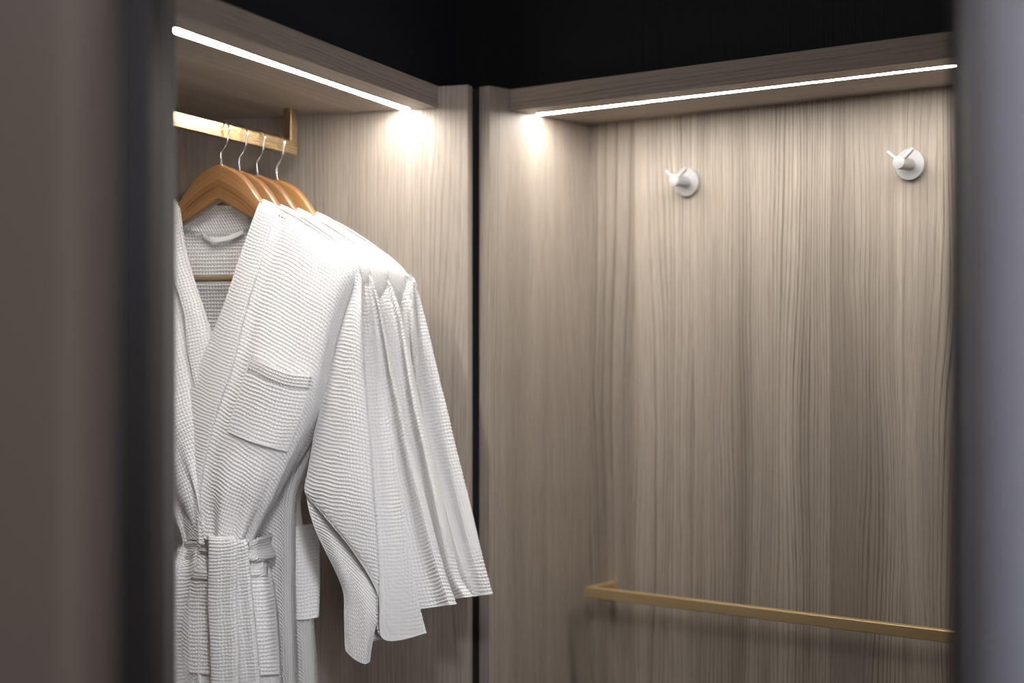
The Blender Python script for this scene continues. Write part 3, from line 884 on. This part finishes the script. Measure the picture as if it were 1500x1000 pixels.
shared = {}
cen = lambda P: P.mean(axis=1, keepdims=True)
shared['front_panel'] = cloth_mesh('front_panel', PR, fine='a')
shared['front_panel_l'] = cloth_mesh('front_panel', PLf, fine='a')
shared['back_panel'] = cloth_mesh('back_panel', PB, front=-1.0, planar=True)
me_bR = cloth_mesh('collar', PbR, mat=CLOTH_BAND, thick=.003, fine='b'); me_bL = cloth_mesh('collar', PbL, mat=CLOTH_BAND, thick=.003, fine='b')
me_n = cloth_mesh('collar', Pn, mat=CLOTH_BAND, thick=.003)
def join(name, mes, mat):
    import bmesh
    b = bmesh.new()
    for m in mes: b.from_mesh(m)
    me = bpy.data.meshes.new(name); b.to_mesh(me); b.free(); me.materials.append(mat); me.materials.append(CLOTH_FINE); return me
shared['collar'] = join('collar', [me_bR, me_bL, me_n], CLOTH_BAND)
# the robes behind: collar only down to the chest
cS = join('collar', [cloth_mesh('collar', grid(band_rows(flat(CR), 0.0045)[:4], 0.0035)[0], mat=CLOTH_BAND, thick=.003), cloth_mesh('collar', grid(band_rows(flat(CLf), 0.0045)[:4], 0.004)[0], mat=CLOTH_BAND, thick=.003),
                     cloth_mesh('collar', Pn, mat=CLOTH_BAND, thick=.003)], CLOTH_BAND)
shared['collar_short'] = cS
gen = sleeve_disp(*SG[1], 7)
mir = gen.copy(); mir[..., 0] *= -0.90
shared['sleeve_l'] = cloth_mesh('sleeve', mir, outward=cen(mir))
belt_px = [[(270,792),(283,794),(300,797),(323,799),(345,797),(362,793),(378,788)],
           [(270,803),(283,801),(300,801),(323,802),(345,802),(362,803),(378,800)],
           [(270,813),(283,808),(300,805),(323,806),(345,808),(362,812),(379,812)],
           [(269,823),(283,816),(300,811),(323,811),(345,814),(362,820),(380,823)]]
bF = drape(belt_px, PR, 0.0085, bulge=lambda r, c: 0.003*np.sin(r*9 + 2*np.sin(c*7)))
a0, a1 = bF[:, 0], bF[:, -1]
bk = [a1, a1*[1, 0, 1] + np.array([-.005, .020, 0]), a1*.7*[1, 0, 1] + a0*.3*[1, 0, 1] + np.array([0, .050, 0]),
      a1*.3*[1, 0, 1] + a0*.7*[1, 0, 1] + np.array([0, .050, 0]), a0*[1, 0, 1] + np.array([.005, .020, 0]), a0]
bK = crom(np.stack(bk, 1), 60, 1)
shared['belt'] = join('belt', [cloth_mesh('belt', bF, mat=CLOTH_BAND, thick=.003), cloth_mesh('belt', bK, mat=CLOTH_BAND, thick=.003, front=-1.0)], CLOTH_BAND)
loopP = grid(px2loc(np.array([
   [(296,342,-.024),(296,348,-.024)], [(302,346,-.020),(303,353,-.019)], [(312,348,-.016),(312,356,-.014)],
   [(326,347,-.016),(326,354,-.014)], [(340,343,-.017),(341,350,-.016)], [(350,339,-.020),(350,346,-.019)], [(356,337,-.023),(357,343,-.023)]]), 0), 0.003)[0]
me_loop = cloth_mesh('hanging_loop', loopP, mat=CLOTH_PLAIN, thick=.002)

XSH = [0.0, -0.010, -0.005, 0.0]
for k in range(4):
    O = origin(k)
    zb = 0.78
    e = empty('bath_robe', (O[0], O[1], zb), -AL, labels_r[k], 'robe', 'white waffle bath robes on the hangers')
    rz = O[2] - zb
    if k == 0:
        parts = [add('front_panel', shared['front_panel'], e), add('front_panel', shared['front_panel_l'], e),
                 add('back_panel', shared['back_panel'], e), add('belt', shared['belt'], e)]
    else:
        bA, bB_, bC = loose_body(k)
        for q in (bA, bB_, bC): q[..., 0] += XSH[k]*np.clip((q[..., 0]-.05)/.15, 0, 1)
        parts = [add('front_panel', cloth_mesh('front_panel', bA), e), add('front_panel', cloth_mesh('front_panel', bB_), e),
                 add('back_panel', cloth_mesh('back_panel', bC, front=-1.0, planar=True), e)]
    parts += [add('collar', shared['collar'] if k == 0 else shared['collar_short'], e), add('sleeve', shared['sleeve_l'], e)]
    if k == 0:
        P1 = sleeve_disp(PS1, rS1, cS1, 5, 0.0012)
        parts.append(add('sleeve', cloth_mesh('sleeve', P1, outward=cen(P1), fine='a'), e))
        s = add('cuff_lining', cloth_mesh('cuff_lining', PS1i, fine='a'), e); parts.append(s)
        # piped seam along the diagonal cuff edge
        parts.append(add('pocket', cloth_mesh('pocket', PP, thick=.002, fine='a'), e))
        ph = add('pocket_hem', cloth_mesh('pocket_hem', pf, mat=CLOTH_BAND, thick=.0015), e); parts.append(ph)
        parts.append(add('pocket', cloth_mesh('pocket', PH, thick=.002, fine='a'), e))
        parts.append(add('pocket_hem', cloth_mesh('pocket_hem', hf, mat=CLOTH_BAND, thick=.0015), e))
        parts.append(add('hanging_loop', me_loop, e))
        t1 = tail([(323,800),(323,788),(324,785),(326,795),(326,830),(325,880),(328,940),(329,1000),(331,1080),(333,1180)],
                  [34,38,40,42,42,42,42,41,40,40], [.068,.080,.094,.102,.101,.096,.094,.093,.091,.090])
        t2 = tail([(350,803),(347,794),(346,790),(347,798),(349,830),(353,880),(358,940),(363,1000),(368,1080),(374,1180)],
                  [22,24,28,32,34,36,38,38,38,38], [.064,.075,.086,.091,.089,.085,.083,.082,.081,.080])
        parts.append(add('belt_tail', cloth_mesh('belt_tail', t1, mat=CLOTH_BAND, thick=.004, fine='b'), e))
        parts.append(add('belt_tail', cloth_mesh('belt_tail', t2, mat=CLOTH_BAND, thick=.004, fine='b'), e))
    else:
        P1 = sleeve_disp(*SG[k], 10+k, 0.0014)
        parts.append(add('sleeve', cloth_mesh('sleeve', P1, outward=cen(P1), fine='a'), e))
        if k == 2:
            hp3 = [[(398,770),(420,770),(443,769),(466,765)],[(398,815),(420,815),(444,815),(467,814)],
                   [(398,860),(420,860),(444,861),(467,861)],[(398,905),(420,906),(444,907),(466,904)]]
            PQ = drape(hp3, bA, 0.0050, k=2, bulge=lambda r, c: 0.006*np.exp(-(r/0.2)**2)*np.sin(math.pi*c) + 0.004*np.clip(c-.6, 0, 1))
            parts.append(add('pocket', cloth_mesh('pocket', PQ, thick=.002, fine='a'), e))
    for p in parts: p.location = (0, 0, rz)
